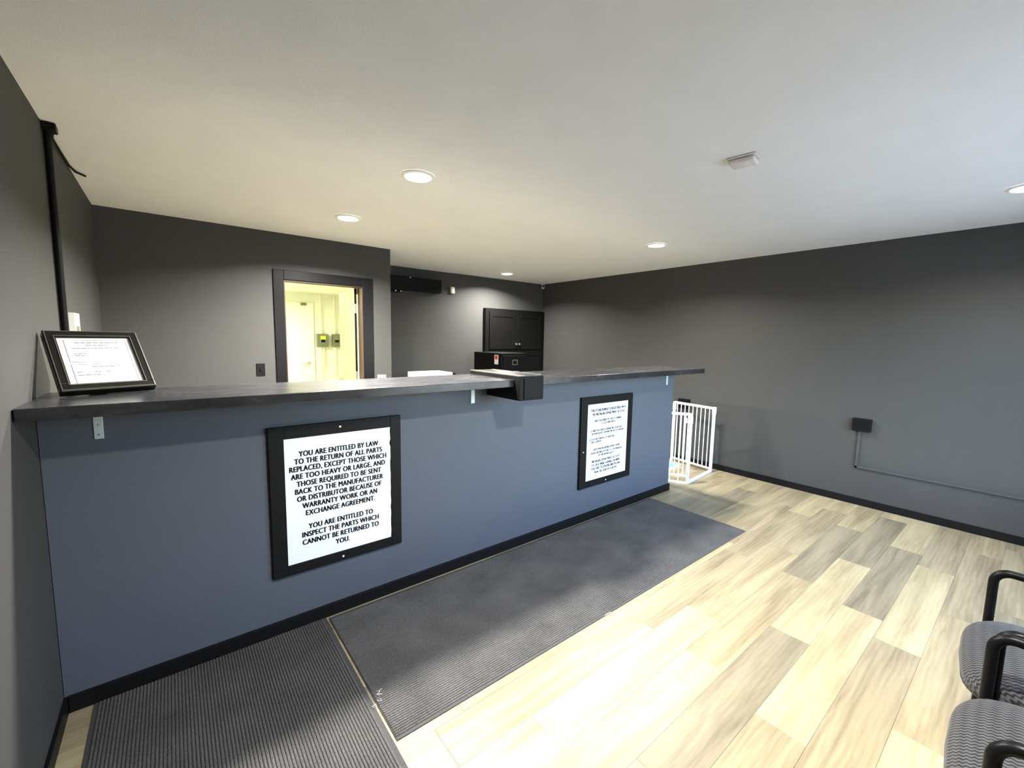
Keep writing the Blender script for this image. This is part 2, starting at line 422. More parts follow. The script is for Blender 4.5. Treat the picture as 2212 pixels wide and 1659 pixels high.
# the open door leaf, hinged at the right jamb, swung into the utility room
LM = Matrix.Translation((1.548, YB + 0.135, 0)) @ Matrix.Rotation(R(-4.2), 4, 'Z') @ Matrix.Translation((-1.548, -YB - 0.135, 0))
leaf = MB().box(1.548, 1.588, YB + 0.135, YB + 0.135 + 0.70, 0.01, 2.01, bev=0.002, M=LM).build('door_1', 'door_cream'); tag(leaf, kind='structure')
MB().box(1.546, 1.590, YB + 0.1335, YB + 0.1355, 0.01, 2.01).build('door_edge', 'black_satin', leaf)
for z in (1.80, 1.08, 0.25):
    MB().box(1.545, 1.567, YB + 0.128, YB + 0.1335, z - 0.05, z + 0.05, bev=0.002).build('hinge', 'steel', leaf)
MB().disc(LM @ Vector((1.548, YB + 0.135 + 0.63, 1.0)), 0.03, -0.055, 0.0, axis='X', r2=0.02).build('door_knob', 'steel', leaf, smooth=40)

# second, white door in the utility room's back wall with closer and handle
d3 = MB().box(1.20, 2.08, UY - 0.03, UY, 0, 2.10, bev=0.003).build('door_3', 'room_white'); tag(d3, kind='structure')
MB().box(1.86, 1.95, UY - 0.09, UY - 0.03, 2.045, 2.09, bev=0.004).build('door_closer', 'panel_grey', d3)
MB().tube([(1.87, UY - 0.07, 2.075), (1.45, UY - 0.10, 2.09)], 0.008).build('closer_arm', 'cream_plastic', d3)
hd = MB().tube([(1.98, UY - 0.03, 1.0), (1.98, UY - 0.08, 1.0), (1.96, UY - 0.085, 1.0), (1.84, UY - 0.085, 1.0)], 0.010).disc((1.98, UY - 0.036, 1.0), 0.033, 0, 0.006, axis='Y').build('door_handle', 'steel', d3, smooth=40)

# ================================================================== COUNTER
ct = thing('reception_counter', 'long grey-blue painted counter wall with black base strip, from the left wall to the gate', 'counter', ((XL + XC) / 2, YC, 0))
MB().box(XL + 0.002, XC, YC, YC + 0.125, 0.0, ZT - 0.044).build('counter_wall', 'counter_daylight_paint', ct)
MB().box(XL + 0.014, XC, YC - 0.014, YC, 0.0, 0.068, bev=0.002).box(XC, XC + 0.012, YC - 0.014, YC + 0.125, 0, 0.068, bev=0.002).build('base_strip', 'black_trim', ct)

top = thing('countertop', 'dark glossy laminate countertop running over the grey-blue counter wall', 'countertop', ((XL + XT) / 2, YO, ZT - 0.044))
BX0, BX1 = 1.625, 1.815
MB().box(XL + 0.004, BX0 - 0.001, YO, YBK, ZT - 0.044, ZT, bev=0.003).build('slab', 'laminate', top)
MB().box(BX1 + 0.001, XT, YO, YBK, ZT - 0.044, ZT, bev=0.003).build('slab', 'laminate', top)
for x in (-0.239, 1.513, 3.775):
    b = MB().box(x - 0.014, x + 0.014, YC - 0.004, YC - 0.0003, 1.088, ZT - 0.0445, bev=0.001).box(x - 0.014, x + 0.014, YC - 0.12, YC - 0.004, ZT - 0.0485, ZT - 0.0445, bev=0.001)
    br = b.build('bracket', 'galvanised', ct)
    for z in (1.105, 1.145):
        MB().disc((x, YC - 0.004, z), 0.004, -0.0015, 0.0, seg=10, axis='Y').build('screw', 'steel', br)

# black box let into the countertop
bx_ = thing('counter_box', 'black lidded box let across the dark countertop, jutting out at its front', 'box', ((BX0 + BX1) / 2, YC, 1.13))
YB0 = 1.955
MB().box(BX0, BX1, YB0, YC - 0.001, 1.135, 1.283, bev=0.002).box(BX0, BX1, YC - 0.002, YBK + 0.01, ZT - 0.043, 1.283, bev=0.001).build('box_body', 'black_satin', bx_)
MB().box(BX0 + 0.030, BX1 - 0.004, YB0 - 0.006, YB0, 1.142, 1.272, bev=0.002).build('front_panel', 'black_plastic', bx_)
lid = MB().box(BX0 + 0.001, BX1 - 0.001, YB0 + 0.002, YBK + 0.012, 1.283, 1.287).build('lid', 'laminate', bx_)
MB().box(BX0 - 0.001, BX0 + 0.006, YB0 + 0.004, YBK + 0.012, 1.283, 1.290, bev=0.001).build('edge_strip', 'silver_edge', lid)
MB().box(BX0 + 0.028, BX0 + 0.032, YB0 + 0.004, YBK + 0.012, 1.287, 1.290).build('edge_strip', 'silver_edge', lid)
MB().box(BX1 - 0.004, BX1 + 0.001, YB0 + 0.03, YBK + 0.012, 1.283, 1.289).build('edge_strip', 'silver_edge', lid)

# ------------------------------------------------------------------ lettering
def text_bm(lines):
    """lines: (string, x, z, cap height, width factor, align) -> bmesh in the plane y = 0"""
    bm = bmesh.new()
    for s, x, z, cap, wf, al in lines:
        cu = bpy.data.curves.new('txt', 'FONT'); cu.body = s; cu.resolution_u = 3; cu.size = 1.0
        cu.align_x = al; cu.space_character = 1.06
        o = bpy.data.objects.new('txt', cu); COL.objects.link(o)
        bpy.context.view_layer.update()
        me = bpy.data.meshes.new_from_object(o.evaluated_get(bpy.context.evaluated_depsgraph_get()))
        sc = cap / 0.73
        for v in me.vertices:
            v.co = Vector((x + v.co.x * sc * wf, 0, z - cap / 2 + v.co.y * sc))
        for dx, dz in ((-0.052, -0.014), (0.0, 0.014), (0.052, -0.014)):      # bold strokes
            m2_ = me.copy(); m2_.transform(Matrix.Translation((dx * sc, 0, dz * sc))); bm.from_mesh(m2_); bpy.data.meshes.remove(m2_)
        bpy.data.objects.remove(o, do_unlink=True); bpy.data.curves.remove(cu); bpy.data.meshes.remove(me)
    return bm
def lettering(name, lines, y, mat, parent):
    b = MB(); b.bm.free(); b.bm = text_bm(lines)
    bmesh.ops.translate(b.bm, verts=b.bm.verts, vec=(0, y, 0))
    me = bpy.data.meshes.new(name)
    bmesh.ops.translate(b.bm, verts=b.bm.verts, vec=-world_of(parent))
    b.bm.to_mesh(me); b.bm.free(); me.materials.append(MATS[mat])
    o = bpy.data.objects.new(name, me); COL.objects.link(o); o.parent = parent
    return o
def sign(name, label, ox0, ox1, oz0, oz1, ix0, ix1, iz0, iz1, screws, ragged=False):
    t = thing(name, label, 'sign', ((ox0 + ox1) / 2, YC, oz0))
    d = 0.020; y = YC - 0.0005
    f = MB()
    f.box(ox0, ix0, y - d, y, oz0, oz1, bev=0.002).box(ix1, ox1, y - d, y, oz0, oz1, bev=0.002)
    f.box(ix0, ix1, y - d, y, oz0, iz0, bev=0.002).box(ix0, ix1, y - d, y, iz1, oz1, bev=0.002)
    f.build('frame', 'black_trim', t)
    b = MB()
    if ragged:
        rg = random.Random(3)
        poly = [(ix0, iz0), (ix1 - 0.003, iz0)]
        z = iz0 + 0.05
        while z < iz1 - 0.01:
            poly.append((ix1 - abs(rg.gauss(0, 0.0030)) * (1.6 if z > iz1 - 0.12 else 0.6), z)); z += 0.022
        poly += [(ix1 - 0.001, iz1), (ix0, iz1)]
        b.prism(poly, lambda p, tt: Vector((p[0], y - d + 0.004 + tt * 0.006, p[1])))
        MB().box(ix0, ix1, y - 0.008, y, iz0, iz1).build('backing', 'black_trim', t)
    else:
        b.box(ix0, ix1, y - d + 0.004, y, iz0, iz1)
    b.build('board', 'white_board', t)
    for x, z in screws:
        MB().disc((x, y - d, z), 0.0055, -0.002, 0.0, seg=12, axis='Y').build('screw', 'screw_white', t)
    return t, y - d + 0.0034
zs = [0.919, 0.881, 0.843, 0.804, 0.765, 0.726, 0.687, 0.648, 0.608, 0.535, 0.495, 0.455, 0.414]
tx = ['YOU ARE ENTITLED BY LAW', 'TO THE RETURN OF ALL PARTS', 'REPLACED, EXCEPT THOSE WHICH', 'ARE TOO HEAVY OR LARGE, AND', 'THOSE REQUIRED TO BE SENT',
      'BACK TO THE MANUFACTURER', 'OR DISTRIBUTOR BECAUSE OF', 'WARRANTY WORK OR AN', 'EXCHANGE AGREEMENT.', 'YOU ARE ENTITLED TO', 'INSPECT THE PARTS WHICH', 'CANNOT BE RETURNED TO', 'YOU.']
s1, ys = sign('notice_sign', 'black-framed white notice about the return of all parts, on the counter wall', 0.338, 1.008, 0.298, 1.063, 0.405, 0.947, 0.352, 1.000,
              [(0.672, 1.035), (0.672, 0.322)], ragged=True)
for s, z in zip(tx, zs):
    lettering('text_line', [(s, 0.673, z, 0.0285, 0.765, 'CENTER')], ys, 'print_ink', s1)
s2, ys = sign('notice_sign', 'black-framed white registration notice on the counter wall near the white gate', 2.538, 3.211, 0.290, 1.049, 2.616, 3.147, 0.346, 0.986,
              [(2.872, 0.316), (2.575, 0.60)])
L2 = [('THIS ESTABLISHMENT IS REGISTERED WITH', 2.885, 0.934, 0.0230, 0.72, 'CENTER'), ('THE MICHIGAN DEPARTMENT OF STATE', 2.885, 0.900, 0.0230, 0.72, 'CENTER'),
      ('AND IS REQUIRED BY LAW TO FURNISH', 2.882, 0.845, 0.0185, 0.74, 'CENTER'), ('A CUSTOMER WITH:', 2.885, 0.819, 0.0185, 0.74, 'CENTER'),
      ('(1)', 2.645, 0.762, 0.0170, 0.72, 'LEFT'), ('A WRITTEN ESTIMATE IF REPAIRS WILL EXCEED $20,', 2.672, 0.762, 0.0170, 0.69, 'LEFT'), ('OR UPON REQUEST IF REPAIRS WILL BE LESS THAN $20;', 2.672, 0.737, 0.0170, 0.69, 'LEFT'),
      ('(2)', 2.645, 0.691, 0.0170, 0.72, 'LEFT'), ('A DETAILED INVOICE OF LABOR AND', 2.672, 0.691, 0.0170, 0.72, 'LEFT'), ('PARTS SUPPLIED.', 2.672, 0.667, 0.0170, 0.72, 'LEFT'),
      ('QUESTIONS REGARDING SERVICE WORK', 2.876, 0.603, 0.0180, 0.73, 'CENTER'), ('SHOULD BE DIRECTED FIRST TO THE MANAGER', 2.876, 0.573, 0.0180, 0.73, 'CENTER'), ('OF THIS REPAIR FACILITY.', 2.876, 0.546, 0.0180, 0.73, 'CENTER'),
      ('MICHIGAN DEPARTMENT OF STATE', 2.873, 0.501, 0.0210, 0.76, 'CENTER'), ('P.O. BOX 30046, LANSING, MI 48909', 2.873, 0.469, 0.0210, 0.76, 'CENTER'),
      ('TOLL FREE TELEPHONE: 800-292-4204', 2.873, 0.438, 0.0210, 0.76, 'CENTER'), ('MON.-FRI., 8:30 A.M.-4:30 P.M.', 2.873, 0.406, 0.0210, 0.76, 'CENTER')]
for ln in L2:
    lettering('text_line', [ln], ys, 'print_ink', s2)

# ------------------------------------------------------------------ framed certificate leaning on the countertop
FX, FY, FA, FW, FD, FH = -0.3267, 2.259, 0.338, 0.2875, 0.194, 0.226
ce = thing('certificate_frame', 'black picture frame with a white certificate, leaning back on the countertop', 'picture frame', (FX, FY, ZT))
SL = math.hypot(FD, FH)
ex = Vector((math.cos(FA), math.sin(FA), 0)); nrm = Vector((-math.sin(FA), math.cos(FA), 0))
up = (nrm * FD + Vector((0, 0, FH))).normalized(); bk = ex.cross(up) * -1      # bk points away from the viewer
if bk.dot(nrm) < 0: bk = -bk
FM = Matrix(((ex.x, bk.x, up.x, FX), (ex.y, bk.y, up.y, FY), (ex.z, bk.z, up.z, ZT + 0.024), (0, 0, 0, 1)))
fr = MB(); fw = 0.034
for a in ((0, FW, 0, fw), (0, FW, SL - fw, SL), (0, fw, fw, SL - fw), (FW - fw, FW, fw, SL - fw)):
    fr.box(a[0], a[1], 0.0, 0.034, a[2], a[3], bev=0.003, M=FM)
fr.build('frame', 'frame_black', ce)
for d0, wd in ((0.004, 0.0022), (0.0265, 0.0022)):
    ln = MB()
    for a in ((d0, FW - d0, d0, d0 + wd), (d0, FW - d0, SL - d0 - wd, SL - d0), (d0, d0 + wd, d0, SL - d0), (FW - d0 - wd, FW - d0, d0, SL - d0)):
        ln.box(a[0], a[1], -0.0022, 0.001, a[2], a[3], M=FM)
    ln.build('bead', 'bead_metal', ce)
MB().box(fw - 0.002, FW - fw + 0.002, 0.007, 0.010, fw - 0.002, SL - fw + 0.002, M=FM).build('certificate', 'paper', ce)
pl_ = MB(); px0, px1, pz0, pz1 = fw + 0.018, FW - fw - 0.012, fw + 0.006, SL - fw - 0.012
def bar(x0, x1, z, h=0.0018):
    pl_.box(x0, x1, 0.0063, 0.0069, z, z + h, M=FM)
zm = pz0 + 0.088
for za, zb in ((zm + 0.012, pz1), (pz0 - 0.004, zm)):
    bar(px0, px1, zb, 0.0012); bar(px0, px1, za, 0.0012)
    pl_.box(px0, px0 + 0.0012, 0.0063, 0.0069, za, zb, M=FM); pl_.box(px1 - 0.0012, px1, 0.0063, 0.0069, za, zb, M=FM)
rg = random.Random(5)
for z, a, b_ in ((pz1 - 0.014, 0.16, 0.86), (pz1 - 0.027, 0.32, 0.70), (pz1 - 0.042, 0.10, 0.85), (pz1 - 0.070, 0.10, 0.32), (pz1 - 0.080, 0.10, 0.28),
                 (zm - 0.012, 0.30, 0.75), (zm - 0.038, 0.06, 0.15), (zm - 0.038, 0.32, 0.42), (zm - 0.038, 0.50, 0.60), (zm - 0.052, 0.06, 0.40)):
    x = px0 + a * (px1 - px0); xe = px0 + b_ * (px1 - px0)
    while x < xe - 0.002:
        x2 = min(xe, x + rg.uniform(0.006, 0.018)); bar(x, x2, z, 0.0026); x = x2 + 0.003
pl_.build('print', 'faint_ink', ce)
tp = FM @ Vector((FW / 2, 0.036, SL * 0.62))
yb_ = min(tp.y + 0.02, YBK - 0.012)
MB().prism([(-0.03, 0.0), (0.03, 0.0), (0.02, 1.0), (-0.02, 1.0)],
           lambda p, t: Vector((tp.x, tp.y, 0)).lerp(Vector((tp.x - 0.01, yb_, 0)), 1 - p[1]) + ex * p[0] + nrm * 0.003 * t + Vector((0, 0, ZT + 0.001 + (tp.z - ZT - 0.002) * p[1]))).build('easel_back', 'black_plastic', ce)

# ------------------------------------------------------------------ floor mats
def mat(name, label, x0, x1, y0, y1, along, sides):
    t = thing(name, label, 'floor mat', ((x0 + x1) / 2, (y0 + y1) / 2, 0), 'ribbed floor mats')
    MB().box(x0, x1, y0, y1, 0.0003, 0.0042).build('backing', 'carpet_edge', t)
    b = MB(); p = 0.0115; e = 0.013
    a0, a1, c0, c1 = (y0, y1, x0, x1) if along == 'X' else (x0, x1, y0, y1)
    if 'a' in sides: a0 += e; a1 -= e
    if 'c' in sides: c0 += 0.004; c1 -= 0.004
    n = int((a1 - a0) / p)
    for i in range(n):
        s = a0 + i * p
        prof = [(s + 0.0004, 0.004), (s + p - 0.0004, 0.004), (s + p * 0.80, 0.0078), (s + p * 0.5, 0.0086), (s + p * 0.20, 0.0078)]
        if along == 'X':
            b.prism(prof, lambda q, tt: Vector((c0 + (c1 - c0) * tt, q[0], q[1])))
        else:
            b.prism(prof, lambda q, tt: Vector((q[0], c0 + (c1 - c0) * tt, q[1])))
    r = b.build('rib_pile', 'carpet', t); tag(r, kind='stuff')
    return t
m1 = mat('floor_mat', 'grey ribbed entrance mat beside the left wall, ribs running up to the counter', -0.318, 0.575, -0.55, 2.281, 'Y', 'ac')
m2 = mat('floor_mat', 'grey ribbed mat lying lengthwise along the counter below both signs', 0.586, 3.540, 1.385, 2.268, 'X', 'ac')
rg = random.Random(2)
for i in range(4):
    x, y = 0.580 + rg.uniform(-0.02, 0.03), 1.60 + rg.uniform(-0.03, 0.04)
    pts = [(x + 0.007 * math.sin(2.1 * j + i) + 0.004 * j, y + 0.008 * math.cos(1.7 * j + 2 * i), 0.0095 + 0.002 * (j % 2)) for j in range(5)]
    MB().tube(pts, 0.0009, seg=5).build('loose_thread', 'thread', m2)
for i in range(3):
    x, y = 1.79 + 0.02 * i, 1.384
    MB().tube([(x + 0.006 * j, y - 0.004 * j + 0.006 * math.sin(j + i), 0.004 + 0.001 * j) for j in range(4)], 0.0016, seg=5).build('loose_thread', 'thread', m2)

# ================================================================== WHITE GATE
GA, GB = Vector((4.235, 2.275, 0)), Vector((4.858, 2.335, 0))
gt = thing('safety_gate', 'white metal barred safety gate standing open between counter end and right wall', 'gate', (4.55, 2.4, 0))
def post(p, h=0.76, s=0.014):
    return MB().box(p.x - s, p.x + s, p.y - s, p.y + s, 0.0, h, bev=0.003).build('post', 'white_metal', gt)
def panel(a, b, n, z0, z1, feet):
    d = (b - a); L = d.length; d.normalize(); s = Vector((-d.y, d.x, 0))
    M = Matrix(((d.x, s.x, 0, a.x), (d.y, s.y, 0, a.y), (0, 0, 1, 0), (0, 0, 0, 1)))
    MB().box(0, L, -0.010, 0.010, z1 - 0.028, z1, bev=0.003, M=M).build('rail', 'white_metal', gt)
    MB().box(0.012, L, -0.008, 0.008, z0, z0 + 0.020, bev=0.002, M=M).build('rail', 'white_metal', gt)
    for i in range(n):
        x = 0.030 + (L - 0.045) * (i + 0.5) / n
        zz = 0.0 if (feet and i % 2 == 1) else z0 + 0.01
        p = a + d * x
        MB().tube([(p.x, p.y, zz), (p.x, p.y, z1 - 0.02)], 0.0058, seg=8).build('bar', 'white_metal', gt, smooth=50)
    return M, L
post(GA); post(GB)
A2 = GA + Vector((-0.24, 0.45, 0)); B2 = Vector((4.935, 2.875, 0))
M, L = panel(GA, A2, 11, 0.075, 0.765, True)
MB().box(0.0, L, -0.009, 0.009, 0.0, 0.020, bev=0.002, M=M).build('rail', 'white_metal', gt)
panel(GB, B2, 9, 0.030, 0.765, False)
post(B2); post(A2, 0.765, 0.010)
d = (GB - GA).normalized(); s = Vector((-d.y, d.x, 0))
MB().box(0.014, (GB - GA).length, -0.014, 0.014, 0.0, 0.026, bev=0.003, M=Matrix(((d.x, s.x, 0, GA.x), (d.y, s.y, 0, GA.y), (0, 0, 1, 0), (0, 0, 0, 1)))).build('threshold', 'white_metal', gt)
for p, z in ((GB, 0.735), (GA, 0.700), (B2, 0.705)):
    MB().box(p.x - 0.018, p.x + 0.018, p.y - 0.018, p.y + 0.018, z - 0.05, z + 0.033, bev=0.004).build('hinge', 'white_plastic', gt)
MB().box(GA.x - 0.03, GA.x - 0.012, GA.y + 0.03, GA.y + 0.045, 0.655, 0.71, bev=0.003).build('latch', 'smoke_plastic', gt)
c = GA.lerp(A2, 0.42)
MB().box(c.x - 0.012, c.x + 0.012, c.y - 0.020, c.y - 0.006, 0.19, 0.25, bev=0.003).build('latch', 'white_plastic', gt)

pd = thing('tray_pad', 'pale blue rectangular pad with white and yellow rim on floor behind the gate', 'pad', (4.55, 2.85, 0))
PMx = Matrix.Translation((4.52, 2.80, 0)) @ Matrix.Rotation(R(8), 4, 'Z')
MB().box(-0.30, 0.30, -0.16, 0.30, 0.0005, 0.012, bev=0.004, M=PMx).build('rim', 'pad_rim', pd)
MB().box(-0.27, 0.27, -0.13, 0.27, 0.012, 0.0145, M=PMx).build('centre', 'pad_blue', pd)
MB().box(0.275, 0.298, -0.15, 0.29, 0.012, 0.0150, M=PMx).box(-0.29, 0.298, -0.158, -0.14, 0.012, 0.0150, M=PMx).build('yellow_band', 'pad_yellow', pd)

# ================================================================== CHAIRS
def superell(c, h, e1, e2, nu=40, nv=20, M=None):
    """rounded cushion: half sizes h, e1 vertical and e2 plan squareness"""
    b = MB(); sg = lambda v, e: math.copysign(abs(v) ** e, v)
    rows = []
    for j in range(1, nv):
        ph = -math.pi / 2 + math.pi * j / nv
        row = []
        for i in range(nu):
            th = 2 * math.pi * i / nu
            p = Vector((h[0] * sg(math.cos(ph), e1) * sg(math.cos(th), e2), h[1] * sg(math.cos(ph), e1) * sg(math.sin(th), e2), h[2] * sg(math.sin(ph), e1)))
            if M is not None: p = M @ p
            row.append(b.bm.verts.new(p + Vector(c)))
        rows.append(row)
    lo = Vector((0, 0, -h[2])); hi = Vector((0, 0, h[2]))
    if M is not None: lo, hi = M @ lo, M @ hi
    lo = b.bm.verts.new(lo + Vector(c)); hi = b.bm.verts.new(hi + Vector(c))
    for j in range(len(rows) - 1):
        for i in range(nu):
            b.bm.faces.new((rows[j][i], rows[j][(i + 1) % nu], rows[j + 1][(i + 1) % nu], rows[j + 1][i]))
    for i in range(nu):
        b.bm.faces.new((lo, rows[0][(i + 1) % nu], rows[0][i])); b.bm.faces.new((hi, rows[-1][i], rows[-1][(i + 1) % nu]))
    return b
def arc(c, r, a0, a1, x, n=7):
    return [(x, c[0] + r * math.cos(R(a0 + (a1 - a0) * i / n)), c[1] + r * math.sin(R(a0 + (a1 - a0) * i / n))) for i in range(n + 1)]
CH_W, ARM_Z, FY_, RY_ = 0.257, 0.655, 0.045, -0.46
def make_chair(label):
    t = thing('guest_chair', label, 'chair', (0, 0, 0), 'guest chairs in front of the window')
    sb = superell((0, -0.185, 0.435), (0.272, 0.290, 0.060), 0.62, 0.42)
    for v in sb.bm.verts:                                   # waterfall front edge, slightly bowed
        q = max(0.0, (v.co.y - (-0.05)) / 0.16)
        v.co.z -= 0.028 * q * q
        v.co.y += 0.012 * (1 - (v.co.x / 0.272) ** 2) * min(1, q)
    sb.build('seat', 'upholstery', t, smooth=60)
    Mb = Matrix.Rotation(R(10), 3, 'X')
    superell((0, -0.470, 0.735), (0.245, 0.040, 0.195), 0.5, 0.45, M=Mb).build('backrest', 'upholstery', t, smooth=60)
    fl = (0.0165, 0.0115)
    for sx in (-1, 1):
        x = sx * CH_W
        V = (fl[0], fl[1], Vector((0, 1, 0)))
        MB().tube([(x, FY_, 0.004), (x, FY_, ARM_Z - 0.06)], 0.0145, seg=14).build('leg', 'black_metal', t, smooth=50)
        MB().disc((x, FY_, 0), 0.018, 0.0, 0.008, seg=14).build('foot_glide', 'black_plastic', t)
        a = [(x, FY_, ARM_Z - 0.06)] + arc((FY_ - 0.045, ARM_Z - 0.045), 0.045, 0, 90, x) + [(x, -0.20, ARM_Z - 0.004)] + arc((RY_ + 0.06, ARM_Z - 0.07), 0.06, 90, 180, x) + [(x, RY_ - 0.005, ARM_Z - 0.12)]
        MB().tube(a, 0.0145, seg=14).build('armrest', 'black_metal', t, smooth=50)
        MB().tube([(x, RY_ - 0.005, ARM_Z - 0.12), (x, RY_ - 0.03, 0.30), (x, RY_ - 0.055, 0.004)], 0.0125, seg=12).build('leg', 'black_metal', t, smooth=50)
        MB().disc((x, RY_ - 0.055, 0), 0.018, 0.0, 0.008, seg=14).build('foot_glide', 'black_plastic', t)
        MB().tube([(sx * 0.19, RY_ + 0.02, 0.40), (sx * 0.19, RY_ - 0.03, 0.55), (sx * 0.19, RY_ - 0.065, 0.82)], 0.011, seg=10).build('back_upright', 'black_metal', t, smooth=50)
    for y in (FY_ - 0.06, RY_ - 0.02):
        MB().tube([(-CH_W, y if y < 0 else FY_, 0.365), (CH_W, y if y < 0 else FY_, 0.365)], 0.010, seg=10).build('cross_rail', 'black_metal', t, smooth=50)
    MB().box(-0.22, 0.22, -0.42, 0.02, 0.366, 0.384, bev=0.004).build('seat_pan', 'black_plastic', t)
    return t
def copy_tree(o, parent=None):
    c_ = o.copy(); COL.objects.link(c_); c_.parent = parent
    for ch in list(o.children):
        copy_tree(ch, c_)
    return c_
chair = make_chair('grey wavy-patterned armchair with black tube frame, the one nearer the entrance mat')
chair2 = copy_tree(chair)
chair.location = (1.628, -0.038, 0); chair2.location = (2.182, -0.015, 0)
chair.rotation_euler.z = R(3.2); chair2.rotation_euler.z = R(4.4)
chair2['label'] = 'grey wavy-patterned armchair with black tube frame, the one nearer the right wall'

# ================================================================== BEHIND THE COUNTER
fc = thing('filing_cabinet', 'black metal filing cabinet with a sticker on its side, before the black cupboard', 'filing cabinet', (3.735, 4.96, 0))
FX0, FX1, FY0, FY1, FZ = 3.51, 3.96, 4.62, 5.30, 1.31
MB().box(FX0, FX1, FY0, FY1, 0.0, FZ, bev=0.004).build('body', 'black_satin', fc)
for i in range(4):
    z0 = 0.05 + i * 0.31
    dr = MB().box(FX0 + 0.02, FX1 - 0.02, FY0 - 0.018, FY0 - 0.0005, z0, z0 + 0.295, bev=0.003).build('drawer', 'black_satin', fc)
    xc_ = (FX0 + FX1) / 2 - 0.01; zc = z0 + 0.205; y = FY0 - 0.018
    lb = MB()
    lb.box(xc_ - 0.045, xc_ + 0.045, y - 0.004, y, zc + 0.028, zc + 0.035).box(xc_ - 0.045, xc_ + 0.045, y - 0.004, y, zc - 0.035, zc - 0.028)
    lb.box(xc_ - 0.045, xc_ - 0.038, y - 0.004, y, zc - 0.028, zc + 0.028).box(xc_ + 0.038, xc_ + 0.045, y - 0.004, y, zc - 0.028, zc + 0.028)
    lb.build('label_holder', 'steel', dr)
    zc -= 0.125
    MB().tube([(xc_ - 0.045, y, zc), (xc_ - 0.045, y - 0.028, zc), (xc_ + 0.055, y - 0.028, zc), (xc_ + 0.055, y, zc)], 0.006, seg=8).build('handle', 'steel', dr, smooth=50)
    MB().disc((xc_ - 0.085, y, zc), 0.010, -0.006, 0.0, seg=14, axis='Y').build('lock', 'steel', dr)
st_ = MB().box(FX0 - 0.0015, FX0 - 0.0002, 4.70, 4.79, 1.155, 1.285).build('sticker', 'paper', fc); tag(st_, 'white sticker with a dark red picture')
MB().box(FX0 - 0.0025, FX0 - 0.0015, 4.715, 4.775, 1.222, 1.275).build('sticker_picture', 'label_red', st_)

cb_ = thing('cupboard', 'tall black cupboard with two small knobs in the far corner of the room', 'cupboard', (4.40, 5.44, 0))
CX0, CX1, CY0, CY1, CZ = 3.79, 5.000, 5.415, 5.483, 1.975
MB().box(CX0, CX1, CY0, CY1, 0.0, CZ, bev=0.003).build('carcass', 'black_satin', cb_)
xm = (CX0 + CX1) / 2
for z0, z1, kz in ((1.345, 1.925, 1.425), (0.10, 1.315, 1.20)):
    for x0, x1, kx in ((CX0 + 0.065, xm - 0.002, xm - 0.022), (xm + 0.002, CX1 - 0.065, xm + 0.042)):
        dd = MB().box(x0, x1, CY0 - 0.014, CY0 - 0.0005, z0, z1, bev=0.002).build('door', 'black_satin', cb_)
        fr = MB(); sw = 0.075
        fr.box(x0, x0 + sw, CY0 - 0.022, CY0 - 0.014, z0, z1, bev=0.002).box(x1 - sw, x1, CY0 - 0.022, CY0 - 0.014, z0, z1, bev=0.002)
        fr.box(x0 + sw, x1 - sw, CY0 - 0.022, CY0 - 0.014, z0, z0 + sw, bev=0.002).box(x0 + sw, x1 - sw, CY0 - 0.022, CY0 - 0.014, z1 - sw, z1, bev=0.002)
        fr.build('door_frame', 'black_satin', dd)
        if z0 > 1:
            MB().disc((kx, CY0 - 0.022, kz), 0.008, -0.012, 0.0, seg=14, axis='Y').disc((kx, CY0 - 0.034, kz), 0.017, -0.012, 0.0, seg=18, axis='Y').build('knob', 'steel', dd, smooth=40)

dk = thing('side_table', 'plain dark table carrying the white printer behind the counter', 'table', (2.5, 4.65, 0))
MB().box(2.02, 3.10, 4.30, 4.99, 0.71, 0.745, bev=0.003).build('table_top', 'black_plastic', dk)
for x in (2.06, 3.06):
    for y in (4.34, 4.95):
        MB().box(x - 0.02, x + 0.02, y - 0.02, y + 0.02, 0, 0.71).build('leg', 'black_metal', dk)
pn = thing('printer', 'white box-shaped printer showing just over the countertop before the recess wall', 'printer', (2.41, 4.59, 0.745))
MB().box(2.205, 2.625, 4.42, 4.77, 0.746, 1.098, bev=0.008).build('housing', 'white_plastic', pn)
MB().box(2.24, 2.59, 4.405, 4.42, 0.80, 0.86, bev=0.003).build('paper_tray', 'smoke_plastic', pn)
MB().box(2.626, 2.690, 4.46, 4.70, 1.06, 1.085, bev=0.003).build('side_shelf', 'black_plastic', pn)

# ------------------------------------------------------------------ things on the walls
def plate(name, label, cat, box_, mat, extra=()):
    t = thing(name, label, cat, ((box_[0] + box_[1]) / 2, (box_[2] + box_[3]) / 2, box_[4]))
    MB().box(*box_, bev=0.002).build('cover_plate', mat, t)
    for nm, bb, mm in extra:
        MB().box(*bb, bev=0.001).build(nm, mm, t)
    return t
plate('light_switch', 'black switch plate on the wall left of the lit doorway', 'light switch', (0.600, 0.670, YB - 0.0070, YB - 0.0002, 1.130, 1.243), 'black_plastic',
      [('toggle', (0.629, 0.641, YB - 0.018, YB - 0.007, 1.175, 1.198), 'black_plastic')])
plate('wall_socket', 'white socket plate low on the wall right of the lit doorway', 'socket', (1.732, 1.826, YB - 0.0065, YB - 0.0002, 0.985, 1.095), 'white_plastic',
      [('outlet', (1.757, 1.772, YB - 0.0085, YB - 0.0065, 1.045, 1.065), 'black_plastic'), ('outlet', (1.786, 1.801, YB - 0.0085, YB - 0.0065, 1.045, 1.065), 'black_plastic')])
plate('wall_thermostat', 'small white wall control on the left wall behind the black pipe', 'thermostat', (XL + 0.0002, XL + 0.025, 3.13, 3.28, 1.49, 1.602), 'white_plastic',
      [('display', (XL + 0.025, XL + 0.0265, 3.16, 3.25, 1.505, 1.535), 'panel_grey')])
